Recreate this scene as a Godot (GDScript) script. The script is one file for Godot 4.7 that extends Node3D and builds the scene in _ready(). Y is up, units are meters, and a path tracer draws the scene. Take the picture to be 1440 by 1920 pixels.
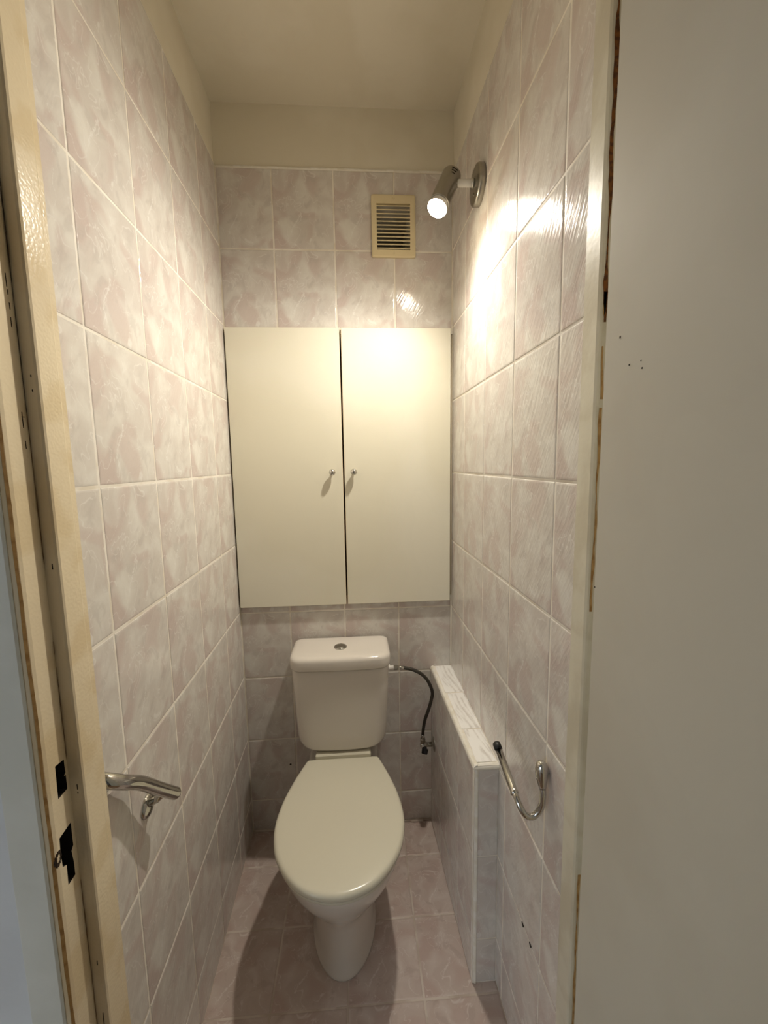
extends Node3D
# A narrow tiled toilet room seen through its open door.
# x runs across the room, y is up, z comes out of the back wall towards the hall. Units are metres.

const ROW := 0.252          # tile 250 mm high plus joint
const COL := 0.202          # tile 200 mm wide plus joint
const JOINT := 0.0046
const BAND := 1.397         # height of the joint at eye level
const TOP := 2.402          # top of the tiling
const CEIL := 2.585
const LEFT_SLOPE := 0.01952
const RIGHT_SLOPE := 0.00953
const RIGHT_X := 0.7838
const FRAME_IN := 0.866
const BULB := Vector3(0.667, 2.100, 0.310)

var M := {}
var used := {}
var tile_cache := {}
var rng := RandomNumberGenerator.new()

# ------------------------------------------------------------------ names and labels
func numbered(called: String) -> String:
	if not used.has(called):
		used[called] = 0
		return called
	used[called] += 1
	return "%s_%03d" % [called, used[called]]

func tag(o: Node, label: String, category: String, kind := "", group := ""):
	if label != "": o.set_meta("label", label)
	if category != "": o.set_meta("category", category)
	if kind != "": o.set_meta("kind", kind)
	if group != "": o.set_meta("group", group)
	return o

func base(called: String, at: Vector3, label: String, category: String, kind := "", group := "") -> Node3D:
	var o := Node3D.new()
	o.name = numbered(called)
	add_child(o)
	o.position = at
	tag(o, label, category, kind, group)
	return o

# ------------------------------------------------------------------ mesh helpers
func to_mesh(tris: PackedVector3Array, smooth: bool) -> ArrayMesh:
	var st := SurfaceTool.new()
	st.begin(Mesh.PRIMITIVE_TRIANGLES)
	st.set_smooth_group(0 if smooth else -1)
	for p in tris:
		st.add_vertex(p)
	st.generate_normals()
	st.index()
	return st.commit()

# commits triangles given in world coordinates as one mesh below parent
func obj(called: String, tris: PackedVector3Array, mat: Material, parent: Node3D = null, smooth := false) -> MeshInstance3D:
	var host: Node3D = self if parent == null else parent
	var off := Vector3.ZERO
	if parent != null:
		var p: Node = parent
		while p != self and p is Node3D:
			off += (p as Node3D).position
			p = p.get_parent()
	var moved := PackedVector3Array()
	moved.resize(tris.size())
	for i in tris.size():
		moved[i] = tris[i] - off
	var o := MeshInstance3D.new()
	o.mesh = to_mesh(moved, smooth)
	o.material_override = mat
	o.name = numbered(called) if parent == null else called
	host.add_child(o, true)
	return o

# turns a closed shape so that its faces look outwards
func closed(t: PackedVector3Array) -> PackedVector3Array:
	var vol := 0.0
	for i in range(0, t.size(), 3):
		vol += t[i].dot(t[i + 1].cross(t[i + 2]))
	if vol > 0.0:
		for i in range(0, t.size(), 3):
			var k := t[i + 1]
			t[i + 1] = t[i + 2]
			t[i + 2] = k
	return t

func centre_of(t: PackedVector3Array) -> Vector3:
	var c := Vector3.ZERO
	for p in t: c += p
	return c / maxf(1.0, t.size())

func closed_far(t: PackedVector3Array) -> PackedVector3Array:
	var c := centre_of(t)
	var vol := 0.0
	for i in range(0, t.size(), 3):
		vol += (t[i] - c).dot((t[i + 1] - c).cross(t[i + 2] - c))
	if vol > 0.0:
		for i in range(0, t.size(), 3):
			var k := t[i + 1]
			t[i + 1] = t[i + 2]
			t[i + 2] = k
	return t

# chamfered box
func box(a: Vector3, b: Vector3, c := 0.0) -> PackedVector3Array:
	var t := PackedVector3Array()
	var m := (a + b) * 0.5
	var h := (b - a) * 0.5
	c = minf(c, minf(h.x, minf(h.y, h.z)) * 0.95)
	if c <= 0.0:
		var v := []
		for i in 8:
			v.append(m + Vector3(h.x if i & 1 else -h.x, h.y if i & 2 else -h.y, h.z if i & 4 else -h.z))
		for q in [[0, 2, 3, 1], [4, 5, 7, 6], [0, 1, 5, 4], [2, 6, 7, 3], [0, 4, 6, 2], [1, 3, 7, 5]]:
			t.append_array([v[q[0]], v[q[1]], v[q[2]], v[q[0]], v[q[2]], v[q[3]]])
		return closed_far(t)
	var hull := []
	for sx in [-1, 1]:
		for sy in [-1, 1]:
			for sz in [-1, 1]:
				hull.append([m + Vector3(sx * h.x, sy * (h.y - c), sz * (h.z - c)), m + Vector3(sx * (h.x - c), sy * h.y, sz * (h.z - c)), m + Vector3(sx * (h.x - c), sy * (h.y - c), sz * h.z)])
	# index: sx*4 + sy*2 + sz
	var quads := []
	for s in [0, 1]:
		quads.append([hull[s * 4][0], hull[s * 4 + 1][0], hull[s * 4 + 3][0], hull[s * 4 + 2][0]])
		quads.append([hull[s * 2][1], hull[s * 2 + 1][1], hull[s * 2 + 5][1], hull[s * 2 + 4][1]])
		quads.append([hull[s][2], hull[s + 2][2], hull[s + 6][2], hull[s + 4][2]])
	for p in [0, 2, 4, 6]:      # edges along z
		quads.append([hull[p][0], hull[p + 1][0], hull[p + 1][1], hull[p][1]])
	for p in [0, 1, 4, 5]:      # edges along y
		quads.append([hull[p][0], hull[p + 2][0], hull[p + 2][2], hull[p][2]])
	for p in [0, 1, 2, 3]:      # edges along x
		quads.append([hull[p][1], hull[p + 4][1], hull[p + 4][2], hull[p][2]])
	for q in quads:
		_face(t, [q[0], q[1], q[2]], m)
		_face(t, [q[0], q[2], q[3]], m)
	for k in hull:
		_face(t, k, m)
	return t

func _face(t: PackedVector3Array, f: Array, m: Vector3):
	var n: Vector3 = (f[1] - f[0]).cross(f[2] - f[0])
	if n.dot((f[0] + f[1] + f[2]) / 3.0 - m) > 0.0:
		t.append_array([f[0], f[2], f[1]])
	else:
		t.append_array([f[0], f[1], f[2]])

# rings of equal length joined into a skin, with caps
func loft(rings: Array, cap0 := true, cap1 := true) -> PackedVector3Array:
	var t := PackedVector3Array()
	var n: int = rings[0].size()
	for r in rings.size() - 1:
		var a: PackedVector3Array = rings[r]
		var b: PackedVector3Array = rings[r + 1]
		for i in n:
			var j := (i + 1) % n
			t.append_array([a[i], a[j], b[j], a[i], b[j], b[i]])
	if cap0:
		var c := centre_of(rings[0])
		for i in n:
			t.append_array([c, rings[0][(i + 1) % n], rings[0][i]])
	if cap1:
		var last: PackedVector3Array = rings[rings.size() - 1]
		var c2 := centre_of(last)
		for i in n:
			t.append_array([c2, last[i], last[(i + 1) % n]])
	return closed_far(t)

func frame_of(d: Vector3) -> Array:
	var u := d.cross(Vector3.UP)
	if u.length() < 0.05: u = d.cross(Vector3.RIGHT)
	u = u.normalized()
	return [u, u.cross(d).normalized()]

# lathe round an axis: profile is a list of [distance along axis, radius]
func lathe(at: Vector3, axis: Vector3, prof: Array, n := 24) -> PackedVector3Array:
	axis = axis.normalized()
	var f := frame_of(axis)
	var rings := []
	for p in prof:
		var ring := PackedVector3Array()
		for i in n:
			var a := TAU * i / n
			ring.append(at + axis * p[0] + (f[0] * cos(a) + f[1] * sin(a)) * p[1])
		rings.append(ring)
	return loft(rings)

# tube along a path with a radius at each point
func tube(path: Array, radii: Array, n := 14) -> PackedVector3Array:
	var rings := []
	var u := Vector3.ZERO
	for k in path.size():
		var d: Vector3 = (path[mini(k + 1, path.size() - 1)] - path[maxi(k - 1, 0)]).normalized()
		if k == 0: u = frame_of(d)[0]
		u = (u - d * u.dot(d)).normalized()
		var w := d.cross(u)
		var ring := PackedVector3Array()
		var r: float = radii[k] if radii.size() > 1 else radii[0]
		for i in n:
			var a := TAU * i / n
			ring.append(path[k] + (u * cos(a) + w * sin(a)) * r)
		rings.append(ring)
	return loft(rings)

func smooth_path(p: Array, steps := 6) -> Array:
	var out := []
	for i in p.size() - 1:
		var a = p[maxi(i - 1, 0)]
		var b = p[i]
		var c = p[i + 1]
		var d = p[mini(i + 2, p.size() - 1)]
		for s in steps:
			out.append(b.cubic_interpolate(c, a, d, float(s) / steps))
	out.append(p[p.size() - 1])
	return out

func rounded_rect(cx: float, hw: float, z0: float, z1: float, r_back: float, r_front: float, y: float, seg := 6, bulge := 0.0) -> PackedVector3Array:
	var p := PackedVector3Array()
	var corners := [[cx + hw - r_front, z1 - r_front, 0.0, r_front], [cx - hw + r_front, z1 - r_front, 0.25, r_front], [cx - hw + r_back, z0 + r_back, 0.5, r_back], [cx + hw - r_back, z0 + r_back, 0.75, r_back]]
	for c in corners:
		for i in seg + 1:
			var a: float = TAU * (c[2] + 0.25 * i / seg)
			p.append(Vector3(c[0] + cos(a) * c[3], y, c[1] + sin(a) * c[3]))
		if c[2] == 0.0:
			for i in range(1, 6):
				var f := i / 6.0
				p.append(Vector3(cx + hw - r_front - (2.0 * hw - 2.0 * r_front) * f, y, z1 + bulge * 4.0 * f * (1.0 - f)))
	return p

func egg(cx: float, y: float, hw: float, zf: float, zc: float, zb: float, e_back := 2.0, n := 48) -> PackedVector3Array:
	var p := PackedVector3Array()
	for i in n:
		var a := TAU * i / n
		var c := cos(a)
		var s := sin(a)
		if s >= 0.0:
			p.append(Vector3(cx + hw * c, y, zc + (zf - zc) * s))
		else:
			var q := 2.0 / e_back
			p.append(Vector3(cx + hw * signf(c) * pow(absf(c), q), y, zc - (zc - zb) * pow(absf(s), q)))
	return p

# outline extruded along y
func prism(poly: PackedVector2Array, y0: float, y1: float) -> PackedVector3Array:
	var t := PackedVector3Array()
	var idx := Geometry2D.triangulate_polygon(poly)
	for i in range(0, idx.size(), 3):
		var a := poly[idx[i]]
		var b := poly[idx[i + 1]]
		var c := poly[idx[i + 2]]
		t.append_array([Vector3(a.x, y1, a.y), Vector3(b.x, y1, b.y), Vector3(c.x, y1, c.y)])
		t.append_array([Vector3(a.x, y0, a.y), Vector3(c.x, y0, c.y), Vector3(b.x, y0, b.y)])
	var area := 0.0
	for i in poly.size():
		var p := poly[i]
		var q := poly[(i + 1) % poly.size()]
		area += p.x * q.y - q.x * p.y
	# orient caps and sides alike
	var first_up := 0.0
	if idx.size() >= 3:
		first_up = (poly[idx[1]] - poly[idx[0]]).cross(poly[idx[2]] - poly[idx[0]])
	if first_up < 0.0:
		for i in range(0, t.size(), 3):
			var k := t[i + 1]
			t[i + 1] = t[i + 2]
			t[i + 2] = k
	for i in poly.size():
		var p := poly[i]
		var q := poly[(i + 1) % poly.size()]
		if area < 0.0:
			var k2 := p
			p = q
			q = k2
		t.append_array([Vector3(p.x, y0, p.y), Vector3(p.x, y1, p.y), Vector3(q.x, y1, q.y), Vector3(p.x, y0, p.y), Vector3(q.x, y1, q.y), Vector3(q.x, y0, q.y)])
	# top triangles above are counter-clockwise in x,z, which looks down: the sides follow
	return closed_far(t)

# ------------------------------------------------------------------ textures and materials
func noise(seed_: int, freq: float, octaves := 4, kind := FastNoiseLite.TYPE_SIMPLEX_SMOOTH) -> FastNoiseLite:
	var n := FastNoiseLite.new()
	n.seed = seed_
	n.noise_type = kind
	n.frequency = freq
	n.fractal_octaves = octaves
	return n

# the marbled print of a 200 x 250 mm tile
func tile_print(seed_: int, base_c: Color, light_c: Color, pink_c: Color, dark_c: Color, w := 160, h := 200) -> ImageTexture:
	var img := Image.create(w, h, false, Image.FORMAT_RGB8)
	var warp := noise(seed_ + 7, 1.6, 2)
	var cloud := noise(seed_, 1.7, 4)
	var blot := noise(seed_ + 3, 1.4, 2)
	var vein := noise(5, 2.6, 3)
	var fine := noise(seed_ + 11, 14.0, 2)
	for j in h:
		for i in w:
			var u := float(i) / w
			var v := 1.25 * float(j) / h
			var wx := 0.13 * warp.get_noise_2d(u, v)
			var wy := 0.13 * warp.get_noise_2d(u + 9.0, v - 4.0)
			var x := u + wx
			var y := v + wy
			var c := base_c
			var k := cloud.get_noise_2d(x * 1.3 + y * 0.5, y - x * 0.4)
			c = c.lerp(light_c, clampf(0.35 + k * 1.3, 0.0, 1.0))
			var low := clampf(1.2 - (u * 2.3 + (1.25 - v) * 1.5), 0.0, 1.0)          # the pink clouds lie lower left
			var up := clampf(1.0 - absf(u - 0.12) * 3.0 - absf(v - 0.42) * 2.2, 0.0, 1.0)
			var b := blot.get_noise_2d(x * 1.2, y * 1.2)
			c = c.lerp(pink_c, clampf(smoothstep(0.0, 0.5, b) * 0.65 + smoothstep(0.3, 0.8, low + b * 0.5) * 0.8 + up * 0.5, 0.0, 0.85))
			var g := cloud.get_noise_2d(x * 2.0 + 20.0, y * 2.0)
			c = c.lerp(dark_c, smoothstep(0.18, 0.5, g) * 0.4)
			var vv := absf(vein.get_noise_2d(x * 1.1 + 3.0, y * 0.9))
			c = c.lerp(light_c.lightened(0.25), smoothstep(0.030, 0.0, vv) * 0.75)
			# the forked vein that every tile carries
			var cu := 0.34 + 0.05 * sin(v * 11.0) + 0.16 * (0.95 - v)
			var dv := absf(u - cu + 0.02 * fine.get_noise_2d(u * 2.0, v * 2.0))
			if v > 0.70 and v < 1.02:
				c = c.lerp(light_c.lightened(0.3), smoothstep(0.014, 0.0, dv) * 0.8)
			c = c.lerp(light_c, 0.12 * fine.get_noise_2d(u * 3.0, v * 3.0))   # fine grain of the print
			img.set_pixel(i, j, c)
	img.generate_mipmaps()
	return ImageTexture.create_from_image(img)

# long grey streaks running the length of a marbled strip
func streaked(seed_: int, light_c: Color, dark_c: Color, w := 128, h := 160) -> ImageTexture:
	var img := Image.create(w, h, false, Image.FORMAT_RGB8)
	var a := noise(seed_, 1.0, 4)
	for j in h:
		for i in w:
			var u := float(i) / w
			var v := float(j) / h
			var k := a.get_noise_2d(u * 11.0 + 0.6 * sin(v * 4.0), v * 1.6) + 0.5 * a.get_noise_2d(u * 4.0 + 30.0, v * 3.0)
			img.set_pixel(i, j, light_c.lerp(dark_c, smoothstep(-0.05, 0.55, k)))
	img.generate_mipmaps()
	return ImageTexture.create_from_image(img)

# brushed undulation of the glaze, running down to the left
func glaze_relief(seed_: int) -> ImageTexture:
	var w := 256
	var h := 320
	var img := Image.create(w, h, false, Image.FORMAT_L8)
	var a := noise(seed_, 1.0, 4)
	var b := noise(seed_ + 1, 1.0, 3)
	for j in h:
		for i in w:
			var u := float(i) / w
			var v := 1.25 * float(j) / h
			var along := u * 0.5 - v * 0.87
			var across := u * 0.87 + v * 0.5
			var k := 0.5 + 0.35 * a.get_noise_2d(across * 22.0, along * 3.0) + 0.4 * b.get_noise_2d(u * 3.5, v * 3.5)
			img.set_pixel(i, j, Color(k, k, k))
	img.bump_map_to_normal_map(3.0)
	img.generate_mipmaps()
	return ImageTexture.create_from_image(img)

func mottled(seed_: int, freq: float, a: Color, b: Color, lo := -0.3, hi := 0.5, size := 256) -> ImageTexture:
	var n := noise(seed_, freq, 5)
	var src := n.get_seamless_image(size, size)
	var img := Image.create(size, size, false, Image.FORMAT_RGB8)
	for j in size:
		for i in size:
			var k := smoothstep(0.5 + lo * 0.5, 0.5 + hi * 0.5, src.get_pixel(i, j).r)
			img.set_pixel(i, j, a.lerp(b, k))
	img.generate_mipmaps()
	return ImageTexture.create_from_image(img)

func relief(seed_: int, freq: float, strength: float, size := 256) -> ImageTexture:
	var img := noise(seed_, freq, 4).get_seamless_image(size, size)
	img.convert(Image.FORMAT_L8)
	img.bump_map_to_normal_map(strength)
	img.generate_mipmaps()
	return ImageTexture.create_from_image(img)

func rgb(r: float, g: float, b: float) -> Color:
	return Color(r / 255.0, g / 255.0, b / 255.0)

func mat(c: Color, rough: float, metal := 0.0) -> StandardMaterial3D:
	var m := StandardMaterial3D.new()
	m.albedo_color = c
	m.roughness = rough
	m.metallic = metal
	return m

func surfaced(m: StandardMaterial3D, colour: Texture2D, bump: Texture2D, scale_: float, bump_scale := 0.3) -> StandardMaterial3D:
	if colour:
		m.albedo_color = Color.WHITE
		m.albedo_texture = colour
	if bump:
		m.normal_enabled = true
		m.normal_texture = bump
		m.normal_scale = bump_scale
	m.uv1_triplanar = true
	m.uv1_world_triplanar = true
	m.uv1_scale = Vector3.ONE * scale_
	return m

func make_materials():
	var glaze := glaze_relief(31)
	M.tiles = []
	for k in 3:
		var t := mat(Color.WHITE, 0.15)
		t.albedo_texture = tile_print(40 + k * 13, rgb(214, 207, 199), rgb(226, 222, 214), rgb(205, 189, 182), rgb(197, 190, 183))
		t.normal_enabled = true
		t.normal_texture = glaze
		t.normal_scale = 0.25
		M.tiles.append(t)
	M.ledge_tiles = []
	for k in 2:
		var t := mat(Color.WHITE, 0.28)
		t.albedo_texture = streaked(140 + k * 13, rgb(246, 244, 240), rgb(214, 209, 203))
		M.ledge_tiles.append(t)
	M.floor_tiles = []
	for k in 3:
		var t := mat(Color.WHITE, 0.42)
		t.albedo_texture = tile_print(240 + k * 17, rgb(200, 182, 172), rgb(212, 197, 188), rgb(194, 170, 160), rgb(178, 158, 148))
		M.floor_tiles.append(t)
	M.grout = surfaced(mat(Color.WHITE, 0.8), mottled(3, 0.02, rgb(238, 232, 220), rgb(224, 215, 198)), null, 2.0)
	M.floor_grout = surfaced(mat(Color.WHITE, 0.9), mottled(4, 0.02, rgb(218, 205, 193), rgb(198, 182, 168)), null, 2.0)
	M.plaster = surfaced(mat(Color.WHITE, 0.85), mottled(5, 0.006, rgb(234, 227, 209), rgb(228, 220, 200)), relief(6, 0.03, 2.0), 1.2, 0.08)
	M.frame = surfaced(mat(Color.WHITE, 0.2), mottled(9, 0.008, rgb(230, 214, 182), rgb(222, 203, 166), 0.0, 0.6), relief(10, 0.22, 2.0), 3.0, 0.09)
	M.frame_right = surfaced(mat(Color.WHITE, 0.4), mottled(12, 0.008, rgb(220, 214, 194), rgb(208, 200, 178), 0.0, 0.6), relief(10, 0.10, 2.0), 3.0, 0.05)
	M.casing = surfaced(mat(Color.WHITE, 0.55), mottled(13, 0.008, rgb(232, 232, 222), rgb(225, 225, 214)), relief(10, 0.04, 2.0), 2.0, 0.05)
	M.hall_wall = surfaced(mat(Color.WHITE, 0.8), mottled(14, 0.008, rgb(228, 230, 231), rgb(222, 224, 225)), relief(6, 0.05, 2.0), 1.5, 0.2)
	M.door = surfaced(mat(Color.WHITE, 0.7), mottled(15, 0.005, rgb(208, 203, 188), rgb(202, 196, 180)), relief(16, 0.05, 1.0), 1.2, 0.03)
	M.hall_floor = surfaced(mat(Color.WHITE, 0.5), mottled(17, 0.01, rgb(150, 122, 96), rgb(128, 100, 76)), null, 1.0)
	M.dirt = surfaced(mat(Color.WHITE, 0.9), mottled(18, 0.05, rgb(88, 62, 34), rgb(52, 36, 20)), null, 6.0)
	M.rust = surfaced(mat(Color.WHITE, 0.9), mottled(19, 0.04, rgb(128, 78, 28), rgb(84, 50, 20)), null, 8.0)
	M.stain = surfaced(mat(Color.WHITE, 0.7), mottled(20, 0.03, rgb(186, 150, 96), rgb(154, 116, 66)), null, 5.0)
	M.chip = mat(rgb(48, 34, 20), 0.9)
	M.void = mat(rgb(30, 23, 17), 1.0)  # near-black, stands in for the shade inside holes and slits
	M.cupboard_door = surfaced(mat(Color.WHITE, 0.42), mottled(21, 0.004, rgb(238, 233, 214), rgb(233, 227, 205)), null, 0.8)
	M.cupboard_edge = mat(rgb(206, 178, 136), 0.6)
	M.cupboard_body = mat(rgb(204, 190, 164), 0.8)
	M.ceramic = mat(rgb(222, 215, 205), 0.12)
	M.seat = mat(rgb(217, 212, 193), 0.22)
	M.chrome = mat(rgb(200, 198, 192), 0.09, 1.0)
	M.nickel = surfaced(mat(rgb(168, 164, 154), 0.32, 1.0), null, relief(22, 0.05, 1.0), 8.0, 0.1)
	M.black_rubber = mat(rgb(26, 25, 25), 0.5)
	M.black_plastic = mat(rgb(24, 22, 24), 0.35)
	M.braid = surfaced(mat(rgb(74, 70, 64), 0.42, 0.7), null, relief(23, 0.2, 5.0, 128), 40.0, 0.8)
	M.white_plastic = mat(rgb(236, 232, 224), 0.4)
	M.grille = mat(rgb(226, 210, 170), 0.38)
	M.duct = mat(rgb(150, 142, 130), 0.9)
	M.trim = surfaced(mat(Color.WHITE, 0.35), mottled(24, 0.02, rgb(240, 236, 226), rgb(230, 224, 208)), null, 4.0)
	M.bulb = mat(rgb(255, 246, 226), 0.4)
	M.bulb.emission_enabled = true
	M.bulb.emission = Color(1.0, 0.93, 0.80)
	M.bulb.emission_energy_multiplier = 60.0

# ------------------------------------------------------------------ tiles
# a glazed tile in its own x,y plane looking along +z, with a softened rim; crop is the part of the print it carries
func tile_mesh(w: float, h: float, crop: Rect2, depth := 0.007) -> ArrayMesh:
	var key := "%.4f %.4f %s" % [w, h, crop]
	if tile_cache.has(key): return tile_cache[key]
	var st := SurfaceTool.new()
	st.begin(Mesh.PRIMITIVE_TRIANGLES)
	var ring := func(inset: float, z: float):
		var out := []
		for c in [[-1, -1], [1, -1], [1, 1], [-1, 1]]:
			out.append(Vector3(c[0] * (w * 0.5 - inset), c[1] * (h * 0.5 - inset), z))
		return out
	var rim := minf(0.004, minf(w, h) * 0.2)
	var rings := [ring.call(rim, 0.0), ring.call(rim * 0.35, -0.0003), ring.call(0.0, -0.0010), ring.call(0.0, -depth)]
	var put := func(p: Vector3, n: Vector3):
		st.set_normal(n)
		st.set_uv(Vector2(crop.position.x + crop.size.x * (p.x / w + 0.5), crop.position.y + crop.size.y * (0.5 - p.y / h)))
		st.add_vertex(p)
	for k in [0, 2, 1, 0, 3, 2]: put.call(rings[0][k], Vector3(0, 0, 1))
	for k in 3:                       # the pressed rim steps down to the joint; every facet keeps its true normal
		for i in 4:
			var j := (i + 1) % 4
			var p = rings[k]
			var q = rings[k + 1]
			var n: Vector3 = (q[i] - p[i]).cross(p[j] - p[i]).normalized()
			for v in [p[i], p[j], q[j], p[i], q[j], q[i]]: put.call(v, n)
	st.index()
	st.generate_tangents()
	tile_cache[key] = st.commit()
	return tile_cache[key]

# a tile cut round a hole that takes away one of its corners or part of a side
func notched_tile(body: Rect2, hole: Rect2, crop: Rect2) -> ArrayMesh:
	var square := PackedVector2Array([body.position, Vector2(body.end.x, body.position.y), body.end, Vector2(body.position.x, body.end.y)])
	var cut := PackedVector2Array([hole.position, Vector2(hole.end.x, hole.position.y), hole.end, Vector2(hole.position.x, hole.end.y)])
	var poly: PackedVector2Array = Geometry2D.clip_polygons(square, cut)[0]
	if Geometry2D.is_polygon_clockwise(poly): poly.reverse()
	var n := poly.size()
	var inset := func(d: float):
		var out := PackedVector2Array()
		for i in n:
			var e0 := (poly[i] - poly[(i + n - 1) % n]).normalized()
			var e1 := (poly[(i + 1) % n] - poly[i]).normalized()
			out.append(poly[i] + (Vector2(-e0.y, e0.x) + Vector2(-e1.y, e1.x)) * d)
		return out
	var st := SurfaceTool.new()
	st.begin(Mesh.PRIMITIVE_TRIANGLES)
	var put := func(p: Vector2, z: float, nor: Vector3):
		st.set_normal(nor.normalized())
		st.set_uv(Vector2(crop.position.x + crop.size.x * (p.x / body.size.x + 0.5), crop.position.y + crop.size.y * (0.5 - p.y / body.size.y)))
		st.add_vertex(Vector3(p.x, p.y, z))
	var face: PackedVector2Array = inset.call(0.004)
	var idx := Geometry2D.triangulate_polygon(face)
	for i in range(0, idx.size(), 3):
		var q := [face[idx[i]], face[idx[i + 1]], face[idx[i + 2]]]
		if (q[1] - q[0]).cross(q[2] - q[0]) > 0.0: q = [q[0], q[2], q[1]]
		for p in q: put.call(p, 0.0, Vector3(0, 0, 1))
	var levels := [[0.004, 0.0], [0.0014, -0.0003], [0.0, -0.0010], [0.0, -0.007]]
	for k in 3:
		var pa: PackedVector2Array = inset.call(levels[k][0])
		var pb: PackedVector2Array = inset.call(levels[k + 1][0])
		for i in n:
			var j := (i + 1) % n
			var e := (poly[j] - poly[i]).normalized()
			var o := Vector3(e.y, -e.x, 0)
			var na: Vector3 = o * (levels[k][1] - levels[k + 1][1]) + Vector3(0, 0, 1) * (levels[k][0] - levels[k + 1][0])
			var nb := na
			put.call(pa[i], levels[k][1], na)
			put.call(pa[j], levels[k][1], na)
			put.call(pb[j], levels[k + 1][1], nb)
			put.call(pa[i], levels[k][1], na)
			put.call(pb[j], levels[k + 1][1], nb)
			put.call(pb[i], levels[k + 1][1], nb)
	st.index()
	st.generate_tangents()
	return st.commit()

# rect is in the wall's own x,y plane; full is the uncut tile it belongs to
func lay_tile(wall: Node3D, rect: Rect2, full: Rect2, mats: Array, lift := 0.0, called := "tile", hole := Rect2()):
	var g := JOINT * 0.5
	var w := rect.size.x - 2.0 * g
	var h := rect.size.y - 2.0 * g
	if w < 0.004 or h < 0.004: return
	var crop := Rect2((rect.position.x - full.position.x) / full.size.x, 1.0 - (rect.end.y - full.position.y) / full.size.y, rect.size.x / full.size.x, rect.size.y / full.size.y)
	var o := MeshInstance3D.new()
	o.name = called
	o.mesh = tile_mesh(snappedf(w, 0.0001), snappedf(h, 0.0001), crop)
	if hole.has_area() and hole.intersects(rect.grow(-0.006)):
		o.mesh = notched_tile(Rect2(-w * 0.5, -h * 0.5, w, h), Rect2(hole.position - rect.get_center(), hole.size), crop)
	o.material_override = mats[rng.randi() % mats.size()]
	wall.add_child(o, true)
	o.position = Vector3(rect.get_center().x, rect.get_center().y, lift + rng.randf_range(-0.0002, 0.0003))
	o.rotation = Vector3(rng.randf_range(-0.002, 0.002), rng.randf_range(-0.002, 0.002), 0.0)

# fills a rectangle of a wall with tiles: xs and ys are the joints
func tile_field(wall: Node3D, x_joint: float, pitch_x: float, x0: float, x1: float, y_joint: float, pitch_y: float, y0: float, y1: float, mats: Array, hole := Rect2()):
	var i0 := int(floor((x0 - x_joint) / pitch_x))
	var j0 := int(floor((y0 - y_joint) / pitch_y))
	var j := j0
	while y_joint + j * pitch_y < y1 - 0.001:
		var i := i0
		while x_joint + i * pitch_x < x1 - 0.001:
			var full := Rect2(x_joint + i * pitch_x, y_joint + j * pitch_y, pitch_x, pitch_y)
			var cut := full.intersection(Rect2(x0, y0, x1 - x0, y1 - y0))
			if cut.size.x > 0.006 and cut.size.y > 0.006:
				lay_tile(wall, cut, full, mats, 0.0, "tile", hole)
			i += 1
		j += 1

# a structure mesh with its own axes: tris in local coordinates
func wall_node(called: String, tris: PackedVector3Array, m: Material, basis_: Basis, at: Vector3, label: String, category: String) -> MeshInstance3D:
	var o := MeshInstance3D.new()
	o.name = numbered(called)
	o.mesh = to_mesh(tris, false)
	o.material_override = m
	add_child(o)
	o.transform = Transform3D(basis_, at)
	tag(o, label, category, "structure")
	return o

func part_local(called: String, tris: PackedVector3Array, m: Material, parent: Node3D, smooth := false) -> MeshInstance3D:
	var o := MeshInstance3D.new()
	o.name = called
	o.mesh = to_mesh(tris, smooth)
	o.material_override = m
	parent.add_child(o, true)
	return o

# ------------------------------------------------------------------ scene
func _ready():
	rng.seed = 20240607
	set_view_and_light()
	make_materials()
	build_room()
	build_hall()
	build_door_frame()
	build_door()
	build_ledge()
	build_cupboard()
	build_toilet()
	build_supply()
	build_grille()
	build_lamp()
	build_grab_bar()
	build_roll_holder()

func set_view_and_light():
	var cam := Camera3D.new()
	cam.name = "camera"
	cam.fov = rad_to_deg(2.0 * atan(960.0 / 769.24))
	cam.near = 0.02
	cam.position = Vector3(0.4391, 0.0315 + BAND, 1.485)
	cam.rotation = Vector3(-0.11801, -0.06365, -0.0156)
	add_child(cam)
	cam.current = true
	var env := Environment.new()
	var sky := Sky.new()
	var sm := ProceduralSkyMaterial.new()          # a bright overcast day outside the added hall window
	sm.sky_top_color = Color(0.79, 0.83, 0.86)
	sm.sky_horizon_color = Color(0.82, 0.85, 0.88)
	sm.ground_horizon_color = Color(0.55, 0.57, 0.58)
	sm.ground_bottom_color = Color(0.34, 0.35, 0.35)
	sm.energy_multiplier = 4.5
	sky.sky_material = sm
	env.background_mode = Environment.BG_SKY
	env.sky = sky
	env.background_energy_multiplier = 1.0
	env.tonemap_mode = Environment.TONE_MAPPER_LINEAR
	env.tonemap_exposure = 1.14
	env.sdfgi_enabled = true
	env.ssao_enabled = true
	env.ssil_enabled = true
	var we := WorldEnvironment.new()
	we.name = "environment"
	we.environment = env
	add_child(we)

func left_basis() -> Basis:
	var out := Vector3(1, 0, -LEFT_SLOPE).normalized()
	return Basis(Vector3.UP.cross(out), Vector3.UP, out)

func right_basis() -> Basis:
	var out := Vector3(-1, 0, RIGHT_SLOPE).normalized()
	return Basis(Vector3.UP.cross(out), Vector3.UP, out)

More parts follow.
